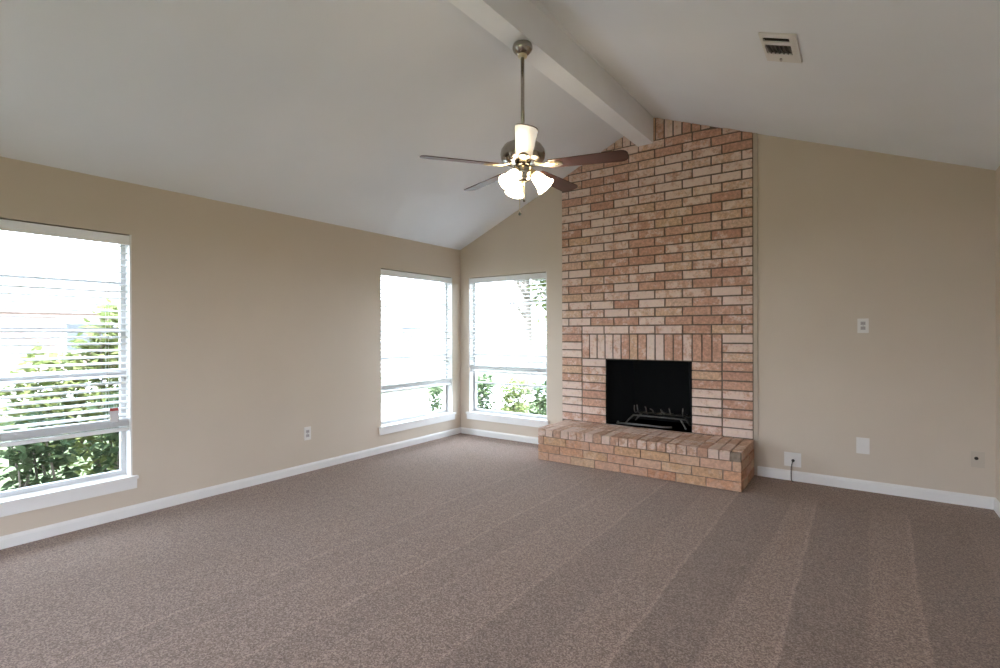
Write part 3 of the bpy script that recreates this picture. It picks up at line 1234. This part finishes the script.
def shrub(name, loc, blobs, n, size, mat, label, seed, cat='shrub', stems=6, group=None, r_=0.35):
    rnd = random.Random(seed)
    root = empty(name, loc, 0, label, cat, group)
    bm = BM()
    tot = sum(b[3] * b[4] * b[5] for b in blobs)
    for b in blobs:
        leaves(bm, rnd, b[:3], b[3], b[4], b[5], int(n * b[3] * b[4] * b[5] / tot), size)
    # obj() would fuse nothing: leaves stay separate islands
    me_o = obj('foliage', bm, mat, root)
    bm = BM()
    for i in range(stems):
        b = rnd.choice(blobs)
        e = Vector((b[0] + rnd.uniform(-.7, .7) * b[3], b[1] + rnd.uniform(-.7, .7) * b[4], b[2] + rnd.uniform(0, .6) * b[5]))
        s = Vector((rnd.uniform(-.12, .12), rnd.uniform(-.12, .12), 0))
        mid = (s + e) / 2 + Vector((rnd.uniform(-.08, .08), rnd.uniform(-.08, .08), .05))
        tube(bm, [s, mid, e], [0.014, 0.010, 0.004], 6)
    obj('stem', bm, M['bark'], root)
    return root


# shrubs outside the left window
shrub('shrub', (-0.80, -3.54, GZ), [(0, 0, .72, .28, .27, .46), (0, .03, .98, .26, .24, .22)], 620, 0.10, M['leaf'],
      'dark leafy shrub close outside the left edge window at its right side', 21, stems=9)
shrub('shrub', (-0.92, -4.10, GZ), [(0, 0, .58, .28, .25, .36), (0, .0, .80, .24, .22, .22)], 440, 0.10, M['leaf'],
      'lower dark shrub outside the left part of the left edge window', 22, stems=9)
shrub('shrub', (-1.62, -3.38, GZ), [(0, 0, .9, .34, .45, .8), (0, .06, 1.55, .32, .32, .42), (0, -.48, 1.05, .30, .34, .5)], 2700, 0.11, M['leaf_y'],
      'pale yellow green bush on the lawn behind the dark shrubs', 23, stems=6)
shrub('shrub', (-1.62, -4.62, GZ), [(0, 0, .72, .30, .38, .55), (0, .05, 1.15, .26, .30, .28)], 1400, 0.11, M['leaf_y'],
      'pale green bush at the far left of the left edge window', 24, stems=5)
# shrubs outside the window beside the fireplace
shrub('shrub', (-0.74, 1.35, GZ), [(0, 0, .50, .28, .28, .34), (.05, 0, .75, .22, .22, .2)], 800, 0.085, M['leaf'],
      'low dark shrub at the left of the window beside the fireplace', 31)
shrub('shrub', (-0.10, 1.45, GZ), [(0, 0, .45, .24, .26, .30), (0, 0, .75, .24, .24, .16)], 650, 0.085, M['leaf_y'],
      'sparse pale shrub in the middle of the window beside the fireplace', 32)
shrub('shrub', (0.58, 1.35, GZ), [(0, 0, .40, .28, .28, .30), (-.04, 0, .70, .26, .24, .2)], 620, 0.085, M['leaf'],
      'low shrub at the right of the window beside the fireplace', 33)
shrub('small_plant', (-1.55, 1.22, GZ), [(0, 0, .46, .12, .14, .24), (0, 0, .68, .14, .14, .12)], 260, 0.08, M['leaf'],
      'small upright plant seen at the right of the corner window on the left wall', 34, 'plant', 4)


def tree(loc, h, crown, n, size, mat, label, seed):
    rnd = random.Random(seed)
    root = empty('tree', loc, 0, label, 'tree')
    bm = BM()
    tube(bm, [(0, 0, 0), (.03, 0, h * .35), (-.02, .02, h * .7), (.02, 0, h)], [0.17, 0.14, 0.11, 0.05], 12)
    for i in range(6):
        z = h * rnd.uniform(.5, .85)
        a = rnd.uniform(0, 2 * PI)
        L = rnd.uniform(.8, 1.6)
        tube(bm, [(0, 0, z), (math.cos(a) * L * .5, math.sin(a) * L * .5, z + .4), (math.cos(a) * L, math.sin(a) * L, z + .6)], [.06, .045, .02], 8)
    obj('trunk', bm, M['bark'], root, True)
    bm = BM()
    tot = sum(b[3] * b[4] * b[5] for b in crown)
    for b in crown:
        leaves(bm, rnd, b[:3], b[3], b[4], b[5], int(n * b[3] * b[4] * b[5] / tot), size)
    obj('crown', bm, mat, root)
    return root


tree((-2.85, 6.2, GZ), 3.6, [(.9, .3, 2.9, .9, .8, .8), (.8, 0, 3.6, 1.1, 1.1, .7), (.7, .1, 2.1, .5, .5, .35)], 3600, 0.16, M['leaf_y'],
     'young tree with pale green crown seen through the window beside the fireplace', 41)
# grey utility box on the lawn
ub = empty('utility_box', (-2.75, 6.9, GZ), 0.3, 'grey box on the lawn beyond the window beside the fireplace', 'box')
bm = BM()
box(bm, -.28, -.28, 0, .28, .28, .78)
bevel(bm, .02, 2)
obj('body', bm, M['greybox'], ub)
bm = BM()
box(bm, -.31, -.31, .78, .31, .31, .84)
bevel(bm, .02, 2)
obj('lid', bm, M['greybox'], ub)


def house(loc, rz, L, D, H, rh, wall, label, wins, door=None):
    root = empty('house', loc, rz, label, 'house')
    bm = BM()
    box(bm, -L / 2, -D, 0, L / 2, 0, H)
    obj('wall', bm, wall, root)
    bm = BM()
    e = 0.5
    v = [bm.verts.new(p) for p in ((-L / 2 - e, e, H - .1), (L / 2 + e, e, H - .1), (L / 2 + e, -D - e, H - .1), (-L / 2 - e, -D - e, H - .1),
                                   (-L / 2 - e, -D / 2, H + rh), (L / 2 + e, -D / 2, H + rh))]
    for f in ((0, 1, 5, 4), (2, 3, 4, 5), (1, 2, 5), (3, 0, 4), (3, 2, 1, 0)):
        bm.faces.new([v[i] for i in f])
    obj('roof', bm, M['roof'], root)
    for (x, z, w, h) in wins:
        bm = BM()
        box(bm, x - w / 2 - .08, 0, z - .08, x + w / 2 + .08, 0.06, z + h + .08)
        fr = obj('window', bm, M['siding'], root)
        bm = BM()
        box(bm, x - w / 2, 0.06, z, x + w / 2, 0.075, z + h)
        obj('pane', bm, M['darkglass'], fr)
    if door:
        bm = BM()
        box(bm, door - .5, 0, 0, door + .5, 0.05, 2.1)
        obj('door', bm, M['greybox'], root)
    return root


# local +y of a house faces the room
house((-24, 19.5, GZ), math.radians(-128), 15, 8, 2.6, 1.6, M['siding'],
      'pale house across the street seen through the corner window on the left wall', [(-2.6, 1.0, 1.6, 1.1), (1.2, .9, 1.2, 1.2), (4.4, 1.0, 1.6, 1.1)], -.6)
house((-23, -1.0, GZ), math.radians(-95), 15, 8, 2.6, 1.5, M['pinkbrick'],
      'pinkish brick house across the street seen through the left edge window', [(-3.5, .9, 1.6, 1.2), (0.5, .9, 1.6, 1.2), (4.0, .9, 1.6, 1.2)], 2.2)
